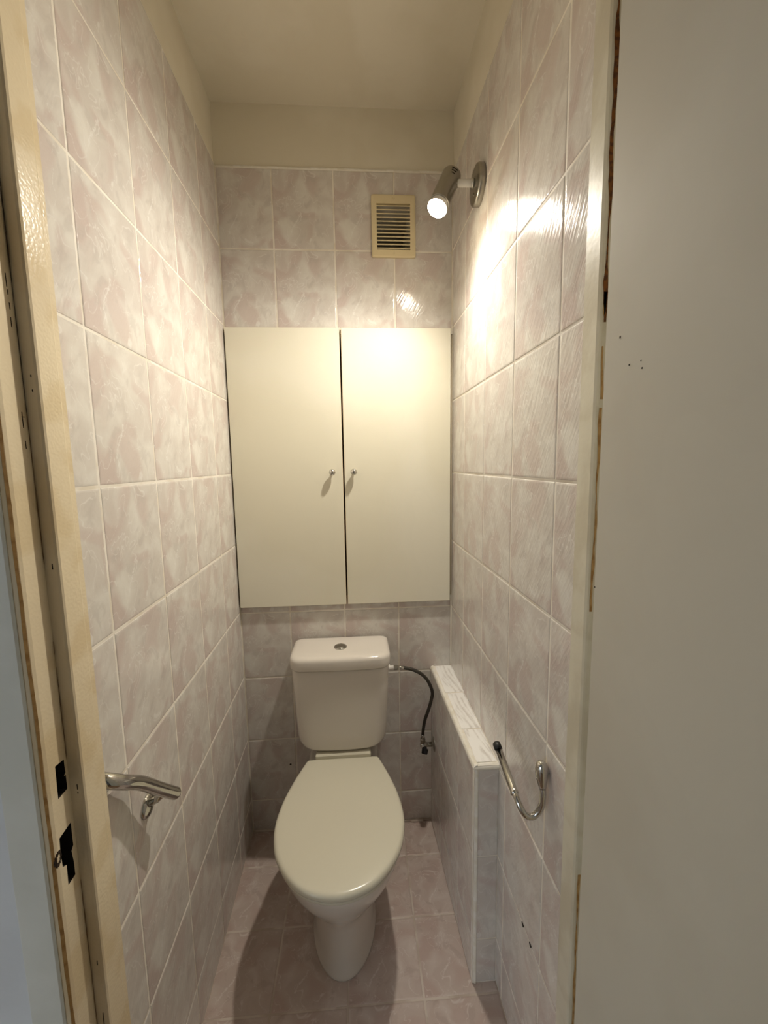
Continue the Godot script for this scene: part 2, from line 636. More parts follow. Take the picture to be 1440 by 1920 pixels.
func build_room():
	# floor: a slab with the joints showing between loose tiles
	var fb := Basis(Vector3(1, 0, 0), Vector3(0, 0, -1), Vector3(0, 1, 0))
	var slab := box(Vector3(-0.05, -0.92, -0.12), Vector3(0.85, 0.05, -0.0008))
	var f := wall_node("floor", slab, M.floor_grout, fb, Vector3.ZERO, "floor of dull pinkish square tiles around the toilet foot", "floor")
	tile_field(f, 0.1795, 0.2035, -0.003, 0.797, -0.148 - 0.203, 0.203, -0.905, -0.001, M.floor_tiles)
	# left wall: in its own axes x runs towards the back, so room depth z is -x
	var l := wall_node("wall_left", box(Vector3(-0.868, 0.0, -0.12), Vector3(0.12, TOP - 0.001, -0.0010)), M.grout, left_basis(), Vector3.ZERO, "left tiled wall with the chrome grab bar on it", "wall")
	tile_field(l, -0.1727, COL, -FRAME_IN - 0.002, -0.0005, BAND - 6 * ROW, ROW, 0.002, TOP, M.tiles)
	part_local("plaster", box(Vector3(-0.96, TOP, -0.12), Vector3(0.12, CEIL, -0.004), 0.0), M.plaster, l)
	part_local("caulk", box(Vector3(-0.96, TOP - 0.003, -0.01), Vector3(0.0, TOP + 0.0015, -0.001), 0.001), M.trim, l)
	# right wall
	var r := wall_node("wall_right", box(Vector3(-0.12, 0.0, -0.12), Vector3(0.868, TOP - 0.011, -0.0010)), M.grout, right_basis(), Vector3(RIGHT_X, 0, 0), "right tiled wall behind the tiled ledge", "wall")
	tile_field(r, 0.167, COL, 0.0005, FRAME_IN + 0.002, BAND - 0.004 - 6 * ROW, ROW, 0.002, TOP - 0.01, M.tiles)
	part_local("plaster", box(Vector3(-0.12, TOP - 0.01, -0.12), Vector3(0.96, CEIL, -0.004), 0.0), M.plaster, r)
	for z in [0.692, 0.732]:
		part_local("screw_hole", lathe(Vector3(z, 0.385, 0.0004), Vector3(0, 0, 1), [[-0.001, 0.005], [0.0002, 0.005]], 10), M.void, r)  # flat dark disc, the shade of a hole put into its colour
	# back wall, open behind the cupboard doors
	var bw := box(Vector3(-0.12, 0.0, -0.25), Vector3(0.92, 0.93, -0.0010))
	# above the doors, with the square duct behind the grille left open
	bw.append_array(box(Vector3(-0.12, 1.875, -0.25), Vector3(0.92, 2.1440, -0.0010)))
	bw.append_array(box(Vector3(-0.12, 2.2900, -0.25), Vector3(0.92, TOP - 0.008, -0.0010)))
	bw.append_array(box(Vector3(-0.12, 2.1440, -0.25), Vector3(0.5235, 2.2900, -0.0010)))
	bw.append_array(box(Vector3(0.6370, 2.1440, -0.25), Vector3(0.92, 2.2900, -0.0010)))
	var b := wall_node("wall_back", bw, M.grout, Basis.IDENTITY, Vector3.ZERO, "back wall of pinkish marbled tiles behind the toilet", "wall")
	tile_field(b, 0.1793, COL, 0.001, RIGHT_X - 0.001, BAND - 0.005 - 6 * ROW, ROW, 0.002, 0.93, M.tiles)
	tile_field(b, 0.1793, COL, 0.001, RIGHT_X - 0.001, BAND - 0.009 - 6 * ROW, ROW, 1.876, TOP - 0.009, M.tiles, Rect2(0.5205, 2.139, 0.119, 0.154))
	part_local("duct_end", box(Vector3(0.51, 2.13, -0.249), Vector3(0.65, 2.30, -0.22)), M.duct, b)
	part_local("plaster", box(Vector3(-0.12, TOP - 0.008, -0.25), Vector3(0.92, CEIL, -0.004), 0.0), M.plaster, b)
	part_local("caulk", box(Vector3(0.0, TOP - 0.010, -0.01), Vector3(RIGHT_X, TOP - 0.003, 0.0015), 0.0015), M.trim, b)
	part_local("screw_hole", lathe(Vector3(0.156, 0.2765, 0.0004), Vector3(0, 0, 1), [[-0.001, 0.004], [0.0002, 0.004]], 10), M.void, b)  # dark disc painted as the shade in a hole
	for k in 16:
		var mx := 0.006 + 0.044 * k
		part_local("mortar", box(Vector3(mx, -0.001, -0.003), Vector3(mx + 0.050, 0.004 + rng.randf_range(0, 0.004), 0.004 + rng.randf_range(0, 0.009)), 0.003), M.floor_grout, b)
	# ceiling over the room
	var c := obj("ceiling", box(Vector3(-0.2, CEIL, -0.3), Vector3(1.0, CEIL + 0.1, 0.96)), M.plaster)
	tag(c, "plain cream painted ceiling of the toilet room", "ceiling", "structure")

func build_hall():
	var fl := obj("floor_hall", box(Vector3(-2.7, -0.12, 0.905), Vector3(1.7, 0.0, 2.8)), M.hall_floor)
	tag(fl, "brown floor of the hall outside the door", "floor", "structure")
	var ce := obj("ceiling_hall", box(Vector3(-2.7, CEIL, 0.96), Vector3(1.7, CEIL + 0.1, 2.8)), M.hall_wall)
	tag(ce, "white ceiling of the hall", "ceiling", "structure")
	# the wall that holds the door frame
	var fw := box(Vector3(-2.7, 0, 0.869), Vector3(-0.028, CEIL, 0.955))
	fw.append_array(box(Vector3(0.83, 0, 0.869), Vector3(1.7, CEIL, 0.955)))
	fw.append_array(box(Vector3(-0.028, 2.14, 0.869), Vector3(0.83, CEIL, 0.955)))
	tag(obj("wall_front", fw, M.hall_wall), "white hall wall beside the door frame", "wall", "structure")
	tag(obj("wall_hall_left", box(Vector3(-2.8, 0, 0.86), Vector3(-2.7, CEIL, 2.9)), M.hall_wall), "white end wall of the hall", "wall", "structure")
	tag(obj("wall_hall_right", box(Vector3(1.7, 0, 0.86), Vector3(1.8, CEIL, 2.9)), M.hall_wall), "white far wall of the hall behind the open door", "wall", "structure")
	# rear wall of the hall with an unseen balcony door, added to supply cool daylight
	var rw := box(Vector3(-2.7, 0, 2.8), Vector3(-2.5, CEIL, 2.9))
	rw.append_array(box(Vector3(-1.1, 0, 2.8), Vector3(1.7, CEIL, 2.9)))
	rw.append_array(box(Vector3(-2.5, 2.15, 2.8), Vector3(-1.1, CEIL, 2.9)))
	tag(obj("wall_hall_rear", rw, M.hall_wall), "white rear wall of the hall with an added unseen opening for daylight", "wall", "structure")
	var w := base("window_1", Vector3(-1.8, 0, 2.85), "unseen white balcony door frame added to the hall for daylight", "window", "structure")
	obj("added_window_frame", box(Vector3(-2.50, 0, 2.82), Vector3(-2.45, 2.15, 2.87), 0.004), M.white_plastic, w)
	obj("added_window_frame", box(Vector3(-1.15, 0, 2.82), Vector3(-1.10, 2.15, 2.87), 0.004), M.white_plastic, w)
	obj("added_window_frame", box(Vector3(-2.45, 2.09, 2.82), Vector3(-1.15, 2.15, 2.87), 0.004), M.white_plastic, w)
	obj("added_window_frame", box(Vector3(-2.45, 0, 2.82), Vector3(-1.15, 0.08, 2.87), 0.004), M.white_plastic, w)

# an uneven streak of dirt lying along a corner; u and v span the surface, streak runs along y
func streak(called: String, parent: Node3D, at: Vector3, across: Vector3, out: Vector3, y0: float, y1: float, wide: float, jitter: float, m: Material, seed_: int, keep := -1.0):
	var n := noise(seed_, 5.0, 5)
	var t := PackedVector3Array()
	var steps := int((y1 - y0) / 0.006)
	for k in steps:
		var ya := lerpf(y0, y1, float(k) / steps)
		var yb := lerpf(y0, y1, float(k + 1) / steps)
		if n.get_noise_2d(ya * 0.6, 50.0) < keep: continue
		var q := []
		for y in [ya, yb]:
			var a: float = wide * (0.55 + jitter * n.get_noise_2d(y * 1.7, 0.0))
			var b: float = wide * (0.55 + jitter * n.get_noise_2d(y * 1.7, 20.0))
			q.append([at + Vector3(0, y, 0) - across * maxf(a, 0.0002), at + Vector3(0, y, 0) + across * maxf(b, 0.0002)])
		var lift := out * 0.0004
		var f := [q[0][0] + lift, q[0][1] + lift, q[1][1] + lift, q[1][0] + lift]
		var g := [q[0][0] - lift, q[0][1] - lift, q[1][1] - lift, q[1][0] - lift]
		var c := PackedVector3Array()
		for s in [[f[0], f[1], f[2]], [f[0], f[2], f[3]], [g[0], g[2], g[1]], [g[0], g[3], g[2]], [f[0], g[0], g[1]], [f[0], g[1], f[1]], [f[3], f[2], g[2]], [f[3], g[2], g[3]], [f[0], f[3], g[3]], [f[0], g[3], g[0]], [f[1], g[1], g[2]], [f[1], g[2], f[2]]]:
			c.append_array(s)
		t.append_array(closed_far(c))
	return obj(called, t, m, parent)

func build_door_frame():
	# left post: stop, rebate and front edge, with the two strike holes cut through the rebate
	var post := CSGCombiner3D.new()
	post.name = "trim_1"
	used["trim_1"] = 0
	add_child(post)
	tag(post, "worn cream door frame post with two black lock holes", "door frame", "structure")
	var outline := PackedVector2Array([Vector2(-0.028, 0.866), Vector2(0.033, 0.866), Vector2(0.0345, 0.868), Vector2(0.0345, 0.8775), Vector2(0.0355, 0.879), Vector2(0.0365, 0.880), Vector2(0.037, 0.882), Vector2(0.037, 0.915), Vector2(0.0358, 0.9178), Vector2(0.033, 0.919), Vector2(0.019, 0.920), Vector2(0.019, 0.954), Vector2(0.0178, 0.9585), Vector2(0.0150, 0.9618), Vector2(0.011, 0.963), Vector2(-0.028, 0.963)])
	var body := CSGPolygon3D.new()
	body.name = "post"
	# polygon lies in x,y and is extruded along -z of the node; turned so that depth runs up
	var flat := PackedVector2Array()
	for p in outline: flat.append(Vector2(p.x, -p.y))
	body.polygon = flat
	body.depth = 2.14
	body.rotation = Vector3(-PI / 2, 0, 0)
	body.position = Vector3(0, 2.14, 0)
	body.material = M.frame
	post.add_child(body)
	# after the turn: local x -> x, local y -> -z, local z -> y
	var upper := PackedVector2Array([Vector2(0.942, 1.025), Vector2(0.9255, 1.023), Vector2(0.9255, 1.012), Vector2(0.925, 1.003), Vector2(0.9285, 1.000), Vector2(0.925, 0.999), Vector2(0.925, 0.978), Vector2(0.943, 0.977)])
	var lower := PackedVector2Array([Vector2(0.949, 0.923), Vector2(0.926, 0.926), Vector2(0.926, 0.890), Vector2(0.9305, 0.885), Vector2(0.9285, 0.865), Vector2(0.9285, 0.845), Vector2(0.943, 0.844), Vector2(0.942, 0.875), Vector2(0.949, 0.879), Vector2(0.950, 0.904)])
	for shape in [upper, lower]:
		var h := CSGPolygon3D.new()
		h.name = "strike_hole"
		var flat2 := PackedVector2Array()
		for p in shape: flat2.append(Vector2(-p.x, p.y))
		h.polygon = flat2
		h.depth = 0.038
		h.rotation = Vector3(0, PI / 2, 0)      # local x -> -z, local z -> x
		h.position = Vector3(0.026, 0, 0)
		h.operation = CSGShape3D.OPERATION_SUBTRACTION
		h.material = M.void  # cut faces coloured dark to paint in the shade of a deep hole
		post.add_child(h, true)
	# grime and chips on that post
	var t1 := post as Node3D
	streak("grime_line", t1, Vector3(0.0196, 0, 0.9206), Vector3(0.5, 0, 0.5).normalized(), Vector3(0.7, 0, 0.7), 1.50, 2.10, 0.0022, 1.6, M.dirt, 61)
	streak("grime_line", t1, Vector3(0.0196, 0, 0.9206), Vector3(0.5, 0, 0.5).normalized(), Vector3(0.7, 0, 0.7), 0.4, 1.50, 0.0012, 1.4, M.stain, 62, -0.15)
	streak("worn_edge", t1, Vector3(0.0164, 0, 0.9604), Vector3(0.6, 0, -0.8), Vector3(0.8, 0, 0.6), 0.3, 1.75, 0.0034, 0.4, M.stain, 63)
	for c in [[1.657, 0.9245, 0.008], [1.643, 0.9240, 0.003], [1.627, 0.9235, 0.004], [1.608, 0.9240, 0.006], [1.490, 0.9240, 0.010], [1.459, 0.9235, 0.005]]:
		obj("paint_chip", box(Vector3(0.0188, c[0] - c[2], c[1] + 0.0035), Vector3(0.0193, c[0] + c[2], c[1] + 0.0046)), M.chip, t1)
	obj("paint_chip", box(Vector3(0.0188, 1.4935, 0.9245), Vector3(0.0193, 1.4943, 0.929)), M.chip, t1)
	for c in [[1.5457, 0.0015], [1.5275, 0.0015], [1.298, 0.004], [0.975, 0.004], [0.966, 0.0015], [0.683, 0.004], [0.581, 0.013]]:
		obj("paint_chip", box(Vector3(0.0282, c[0] - c[1], 0.9188), Vector3(0.0292, c[0] + c[1], 0.9198)), M.chip, t1)
	# burnt mark left of the lower hole
	for k in 12:
		var an := TAU * k / 12.0
		var yy := 0.898 + 0.0075 * sin(an) + 0.003 * cos(an)
		var zz := 0.9545 + 0.0034 * cos(an) - 0.0030 * sin(an)
		obj("scorch_mark", box(Vector3(0.0160, yy - 0.0026, zz - 0.0014), Vector3(0.0194 + 0.00005 * k, yy + 0.0026, zz + 0.0015), 0.0005), M.chip, t1)
	# casing board on the hall side
	var cs := obj("trim_2", prism(PackedVector2Array([Vector2(-0.036, 0.950), Vector2(-0.036, 0.963), Vector2(-0.033, 0.966), Vector2(0.0075, 0.966), Vector2(0.0102, 0.9640), Vector2(0.0102, 0.950)]), 0, 2.2), M.casing)
	tag(cs, "grey painted casing board beside the lock holes", "door casing", "structure")
	# right post
	var rp := obj("trim_3", prism(PackedVector2Array([Vector2(0.84, 0.862), Vector2(0.783, 0.862), Vector2(0.7815, 0.864), Vector2(0.781, 0.900), Vector2(0.783, 0.904), Vector2(0.786, 0.905), Vector2(0.799, 0.906), Vector2(0.799, 0.952), Vector2(0.803, 0.957), Vector2(0.84, 0.957)]), 0, 2.14), M.frame_right)
	tag(rp, "pale door frame post with a brown rust streak beside the open door", "door frame", "structure")
	streak("rust_streak", rp, Vector3(0.7890, 0, 0.9058), Vector3(1, 0, 0), Vector3(0, 0, 1), 1.62, 2.12, 0.0036, 1.3, M.rust, 71)
	streak("rust_streak", rp, Vector3(0.7885, 0, 0.9058), Vector3(1, 0, 0), Vector3(0, 0, 1), 1.20, 1.66, 0.0030, 1.2, M.stain, 72, -0.35)
	streak("rust_streak", rp, Vector3(0.7890, 0, 0.9058), Vector3(1, 0, 0), Vector3(0, 0, 1), 0.2, 0.75, 0.0030, 0.9, M.stain, 73, -0.2)
	var hd := obj("trim_4", box(Vector3(-0.028, 2.08, 0.866), Vector3(0.84, 2.14, 0.957), 0.002), M.frame)
	tag(hd, "cream head of the door frame", "door frame", "structure")

func build_door():
	var d := base("door_1", Vector3(0.78, 0, 0.962), "plain white door leaf standing open into the hall", "door", "structure")
	obj("leaf", box(Vector3(0.757, 0.008, 0.962), Vector3(0.797, 2.07, 1.70), 0.0016), M.door, d)
	for c in [[1.574, 0.9926, 0.0012], [1.5376, 1.0122, 0.0010], [1.529, 1.0344, 0.0009], [1.5376, 1.032, 0.0007], [1.2576, 0.9645, 0.0010]]:
		obj("paint_chip", box(Vector3(0.7566, c[0] - c[2], c[1] - c[2]), Vector3(0.7574, c[0] + c[2], c[1] + c[2] * 0.8)), M.chip, d)

func build_ledge():
	# boxed-in pipe run along the right wall, its left face slightly askew
	var x0 := 0.704
	var x1 := 0.7215
	var zf := 0.531
	var h := 0.652
	var led := base("tiled_ledge", Vector3(0.745, 0, 0.26), "low tiled ledge with a white marbled top along the right wall", "ledge")
	var core := prism(PackedVector2Array([Vector2(x0 + 0.0016, 0.0), Vector2(x1 + 0.0016, zf - 0.0016), Vector2(0.7898, zf - 0.0016), Vector2(0.7836, 0.0)]), 0.0, h - 0.0016)
	obj("body", core, M.grout, led)
	# left face
	var dir := Vector3(x1 - x0, 0, zf).normalized()
	var out := Vector3(-dir.z, 0, dir.x)
	var side := Node3D.new()
	side.name = "side_face"
	led.add_child(side)
	side.transform = Transform3D(Basis(dir, Vector3.UP, out), Vector3(x0, 0, 0) - led.position)
	var len_ := Vector2(x1 - x0, zf).length()
	tile_field(side, 0.175, 0.21, 0.001, len_ - 0.008, BAND - 6 * ROW, ROW, 0.002, h - 0.012, M.tiles)
	# front face
	var front := Node3D.new()
	front.name = "front_face"
	led.add_child(front)
	front.transform = Transform3D(Basis.IDENTITY, Vector3(0, 0, zf) - led.position)
	tile_field(front, 0.60, 0.202, x1 + 0.008, 0.7895, BAND - 6 * ROW, ROW, 0.002, h - 0.012, M.tiles)
	# top
	var top := Node3D.new()
	top.name = "top_face"
	led.add_child(top)
	top.transform = Transform3D(Basis(Vector3(1, 0, 0), Vector3(0, 0, -1), Vector3(0, 1, 0)), Vector3(0, h + 0.0005, 0) - led.position)
	var cuts := [0.001, 0.190, 0.383, zf - 0.011]
	for k in 3:
		var mid: float = (cuts[k] + cuts[k + 1]) * 0.5
		var xl: float = x0 + (x1 - x0) * mid / zf + 0.0115
		var rect := Rect2(xl, -cuts[k + 1], 0.7875 - xl, cuts[k + 1] - cuts[k])
		lay_tile(top, rect, Rect2(0.64, -cuts[k + 1], 0.2, 0.25), M.ledge_tiles)
	# quarter-round trims
	var prof := func(p: Vector3, a: Vector3, b: Vector3):
		var ring := PackedVector3Array()
		for i in 8:
			var an := PI * 0.5 * i / 7.0
			ring.append(p + a * (0.0015 - 0.0115 + 0.0115 * sin(an)) + b * (-0.0115 + 0.0115 * cos(an)))
		ring.append(p + a * -0.0100 + b * -0.0115)
		return ring
	var top_l := [Vector3(x0, h + 0.001, 0.0), Vector3(x1, h + 0.001, zf)]
	obj("edge_trim", loft([prof.call(top_l[0], out, Vector3.UP), prof.call(top_l[1] - dir * 0.0005, out, Vector3.UP)]), M.trim, led)
	obj("edge_trim", loft([prof.call(Vector3(x1 + 0.0008, h + 0.001, zf), Vector3(0, 0, 1), Vector3.UP), prof.call(Vector3(0.7892, h + 0.001, zf), Vector3(0, 0, 1), Vector3.UP)]), M.trim, led)
	obj("corner_trim", loft([prof.call(Vector3(x1, 0.001, zf), Vector3(0, 0, 1), Vector3(-1, 0, 0)), prof.call(Vector3(x1, h - 0.011, zf), Vector3(0, 0, 1), Vector3(-1, 0, 0))]), M.trim, led)

func build_cupboard():
	var c := base("wall_cupboard", Vector3(0.39, 0.915, 0.0), "recessed wall cupboard with two plain cream doors above the cistern", "cupboard")
	var inside := box(Vector3(0.0, 0.931, -0.245), Vector3(RIGHT_X, 1.874, -0.235))
	inside.append_array(box(Vector3(-0.003, 0.931, -0.235), Vector3(0.009, 1.874, -0.003)))
	inside.append_array(box(Vector3(RIGHT_X - 0.012, 0.931, -0.235), Vector3(RIGHT_X + 0.003, 1.874, -0.003)))
	inside.append_array(box(Vector3(0.009, 0.931, -0.235), Vector3(RIGHT_X - 0.012, 0.943, -0.003)))
	inside.append_array(box(Vector3(0.009, 1.862, -0.235), Vector3(RIGHT_X - 0.012, 1.874, -0.003)))
	obj("body", inside, M.cupboard_body, c)
	var leaves := [[0.0055, 0.3885, 0.3525], [0.3945, 0.7745, 0.4275]]
	for k in 2:
		var v: Array = leaves[k]
		var d := obj("door", box(Vector3(v[0], 0.9155, 0.002), Vector3(v[1], 1.8895, 0.018), 0.0012), M.cupboard_door, c)
		obj("edge_band", box(Vector3((v[1] if k == 0 else v[0]) - 0.0004, 0.917, 0.003), Vector3((v[1] if k == 0 else v[0]) + 0.0004, 1.888, 0.0172)), M.cupboard_edge, d)
		var at := Vector3(v[2], 1.4005, 0.018)
		var prof := [[0.0, 0.006], [0.001, 0.0058], [0.006, 0.0042], [0.011, 0.0042]]
		for i in 11:
			var a := -PI * 0.5 + 0.55 + (PI - 0.55) * i / 10.0
			prof.append([0.0205 + 0.0115 * sin(a), maxf(0.0115 * cos(a), 0.0004)])
		obj("knob", lathe(at, Vector3(0, 0, 1), prof, 24), M.chrome, d, true)

func build_toilet():
	var cx := 0.3685
	var t := base("toilet", Vector3(cx, 0, 0.32), "white close-coupled toilet with closed lid and low cistern", "toilet")
	# pan: foot, waist and bowl in one skin
	var rings := []
	for s in [
		[0.000, 0.096, 0.500, 0.330, 0.060], [0.004, 0.098, 0.502, 0.330, 0.058], [0.012, 0.0975, 0.501, 0.330, 0.058], [0.022, 0.0945, 0.498, 0.330, 0.060],
		[0.060, 0.0925, 0.496, 0.330, 0.060], [0.110, 0.0920, 0.496, 0.330, 0.060], [0.150, 0.0930, 0.498, 0.332, 0.060], [0.175, 0.0965, 0.504, 0.336, 0.060],
		[0.200, 0.1060, 0.516, 0.345, 0.062], [0.225, 0.1190, 0.533, 0.355, 0.066], [0.255, 0.1350, 0.554, 0.368, 0.074], [0.285, 0.1490, 0.574, 0.380, 0.084],
		[0.315, 0.1610, 0.592, 0.390, 0.094], [0.345, 0.1700, 0.606, 0.398, 0.104], [0.370, 0.1745, 0.614, 0.402, 0.110], [0.385, 0.1755, 0.617, 0.404, 0.112], [0.394, 0.1740, 0.615, 0.404, 0.114], [0.399, 0.1700, 0.610, 0.404, 0.118]]:
		rings.append(egg(cx, s[0], s[1], s[2], s[3], s[4], 2.6, 56))
	obj("pan", loft(rings), M.ceramic, t, true)
	# deck that carries the cistern
	var deck := []
	for s in [[0.26, 0.090, 0.0], [0.33, 0.112, 0.0], [0.385, 0.122, 0.0], [0.394, 0.120, 0.002], [0.398, 0.112, 0.006]]:
		deck.append(rounded_rect(cx - 0.001, s[1], 0.026 + s[2], 0.225, 0.02, 0.03, s[0]))
	obj("deck", loft(deck), M.ceramic, t, true)
	# cistern body
	var cc := 0.3675
	var body := []
	for s in [[0.4395, 0.088, 0.146, 0.030], [0.4400, 0.096, 0.152, 0.026], [0.4440, 0.115, 0.160, 0.022], [0.4520, 0.131, 0.165, 0.019], [0.4640, 0.1435, 0.168, 0.017], [0.4800, 0.1510, 0.170, 0.016], [0.5000, 0.1545, 0.171, 0.016], [0.5400, 0.1565, 0.172, 0.016], [0.6500, 0.1615, 0.175, 0.016], [0.7410, 0.1655, 0.178, 0.016], [0.7428, 0.1648, 0.1775, 0.0165], [0.7436, 0.1620, 0.1745, 0.018], [0.7490, 0.1620, 0.1745, 0.018]]:
		body.append(rounded_rect(cc, s[1], s[3], s[2], 0.02, 0.038, s[0], 7, 0.004))
	obj("cistern", loft(body), M.ceramic, t, true)
	# cistern lid
	var lid := []
	for s in [[0.7462, 0.1680, 0.0], [0.7480, 0.1705, 0.003], [0.7530, 0.1715, 0.004], [0.7760, 0.1710, 0.0035], [0.7820, 0.1695, 0.002], [0.7865, 0.1660, -0.002], [0.7895, 0.1600, -0.008], [0.7910, 0.1520, -0.016], [0.7918, 0.1200, -0.040]]:
		lid.append(rounded_rect(cc, s[1], 0.0125 - minf(s[2], 0.0) * 0.6, 0.1815 + s[2], 0.020, 0.044, s[0], 8, 0.005))
	var lid_part := obj("cistern_lid", loft(lid), M.ceramic, t, true)
	var bt := obj("flush_button", lathe(Vector3(0.3668, 0.7905, 0.1060), Vector3.UP, [[0.0, 0.0225], [0.0035, 0.0225], [0.0052, 0.0212], [0.0052, 0.0180], [0.0040, 0.0172]], 32), M.chrome, t, true)
	obj("push_plate", lathe(Vector3(0.3668, 0.7940, 0.1060), Vector3.UP, [[0.0, 0.0165], [0.0022, 0.0165], [0.0030, 0.0155], [0.0034, 0.010], [0.0036, 0.002]], 28), M.nickel, bt, true)
	# seat ring and lid share one outline
	var half := smooth_path([Vector2(0.0, 0.1775), Vector2(0.06, 0.1775), Vector2(0.110, 0.1778), Vector2(0.1215, 0.1825), Vector2(0.1295, 0.2000), Vector2(0.1480, 0.2500), Vector2(0.1620, 0.2950), Vector2(0.1745, 0.3450), Vector2(0.1810, 0.3900), Vector2(0.1825, 0.4200), Vector2(0.1810, 0.4500), Vector2(0.1745, 0.4850), Vector2(0.1635, 0.5200), Vector2(0.1475, 0.5500), Vector2(0.1270, 0.5780), Vector2(0.1020, 0.6030), Vector2(0.0740, 0.6210), Vector2(0.0440, 0.6320), Vector2(0.0200, 0.6370), Vector2(0.0, 0.6380)], 3)
	var shape := []
	for p in half: shape.append(p)
	for k in range(half.size() - 2, 0, -1): shape.append(Vector2(-half[k].x, half[k].y))
	var mid := Vector2(0.0, 0.41)
	var ring_at := func(inset: float, y: float, dome: float):
		var r := PackedVector3Array()
		var n := shape.size()
		for k in n:
			var p: Vector2 = shape[k] + (mid - shape[k]).normalized() * inset
			r.append(Vector3(cx + p.x, y + dome, p.y))
		return r
	var shrink := func(f: float, y: float):
		var r := PackedVector3Array()
		for p in shape:
			var q: Vector2 = mid + (p - mid) * f
			r.append(Vector3(cx + q.x, y, q.y))
		return r
	var seat_rings := []
	for s in [[0.010, 0.3995], [0.006, 0.4000], [0.0045, 0.4020], [0.0045, 0.4075], [0.006, 0.4095], [0.010, 0.4100]]:
		seat_rings.append(ring_at.call(s[0], s[1], 0.0))
	obj("seat", loft(seat_rings), M.seat, t, true)
	var cover := []
	for s in [[0.0085, 0.4112], [0.0040, 0.4115], [0.0012, 0.4135], [0.0, 0.4170], [0.0003, 0.4205], [0.0016, 0.4245], [0.0042, 0.4278], [0.0080, 0.4298], [0.0130, 0.4308]]:
		cover.append(ring_at.call(s[0], s[1], 0.0))
	for f in [[0.80, 0.4318], [0.55, 0.4326], [0.25, 0.4330]]:
		cover.append(shrink.call(f[0], f[1]))
	obj("lid", loft(cover), M.seat, t, true)
	# hinge block between lid and cistern
	obj("hinge_block", box(Vector3(0.2735, 0.399, 0.148), Vector3(0.4640, 0.4385, 0.1768), 0.0035), M.seat, t)

func build_supply():
	var v := base("angle_valve", Vector3(0.7055, 0.366, 0.055), "small chrome stop valve on the ledge below the hose", "valve")
	obj("rosette", lathe(Vector3(0.7065, 0.367, 0.056), Vector3(-1, 0.0, 0.03), [[0.0, 0.0265], [0.002, 0.026], [0.005, 0.020], [0.007, 0.012]], 28), M.nickel, v, true)
	obj("body", lathe(Vector3(0.702, 0.367, 0.056), Vector3(-1, 0, 0), [[0.0, 0.0085], [0.022, 0.0085], [0.024, 0.0105], [0.042, 0.0105], [0.046, 0.008], [0.049, 0.006]], 18), M.chrome, v, true)
	obj("outlet_nut", lathe(Vector3(0.6635, 0.368, 0.056), Vector3(0, 1, 0.02), [[0.0, 0.0095], [0.012, 0.0095], [0.013, 0.0105], [0.024, 0.0105], [0.026, 0.008]], 6), M.nickel, v)
	obj("handle", lathe(Vector3(0.6730, 0.362, 0.060), Vector3(-0.25, -0.75, 0.55), [[0.0, 0.006], [0.006, 0.007], [0.008, 0.0125], [0.024, 0.0115], [0.026, 0.009]], 8), M.black_plastic, v)
	var h := base("supply_hose", Vector3(0.62, 0.55, 0.09), "dark braided hose from the cistern side to the stop valve", "hose")
	var p := smooth_path([Vector3(0.5800, 0.7025, 0.1000), Vector3(0.5894, 0.7014, 0.1000), Vector3(0.6239, 0.6916, 0.1000), Vector3(0.6563, 0.6707, 0.0980), Vector3(0.6787, 0.6414, 0.0950), Vector3(0.6940, 0.5987, 0.0900), Vector3(0.6910, 0.5626, 0.0850), Vector3(0.6809, 0.5204, 0.0800), Vector3(0.6696, 0.4778, 0.0720), Vector3(0.6640, 0.4299, 0.0640), Vector3(0.6635, 0.3945, 0.0570)], 5)
	obj("hose", tube(p, [0.0060], 12), M.braid, h, true)
	obj("inlet_nut", lathe(Vector3(0.5335, 0.7045, 0.100), Vector3(1, -0.03, 0), [[0.0, 0.0115], [0.006, 0.0115], [0.007, 0.008], [0.020, 0.008]], 16), M.white_plastic, h, true)
	obj("hose_nut", lathe(Vector3(0.5530, 0.7040, 0.100), Vector3(1, -0.04, 0), [[0.0, 0.0090], [0.012, 0.0090], [0.0125, 0.0075], [0.016, 0.0068]], 6), M.nickel, h)
	obj("ferrule", lathe(Vector3(0.5685, 0.7034, 0.100), Vector3(1, -0.08, 0), [[0.0, 0.0066], [0.020, 0.0066], [0.0205, 0.0056]], 14), M.chrome, h, true)
	obj("ferrule", lathe(Vector3(0.6636, 0.3925, 0.0566), Vector3(0, 1, 0.2), [[0.0, 0.0066], [0.020, 0.0066], [0.0205, 0.0056]], 14), M.chrome, h, true)

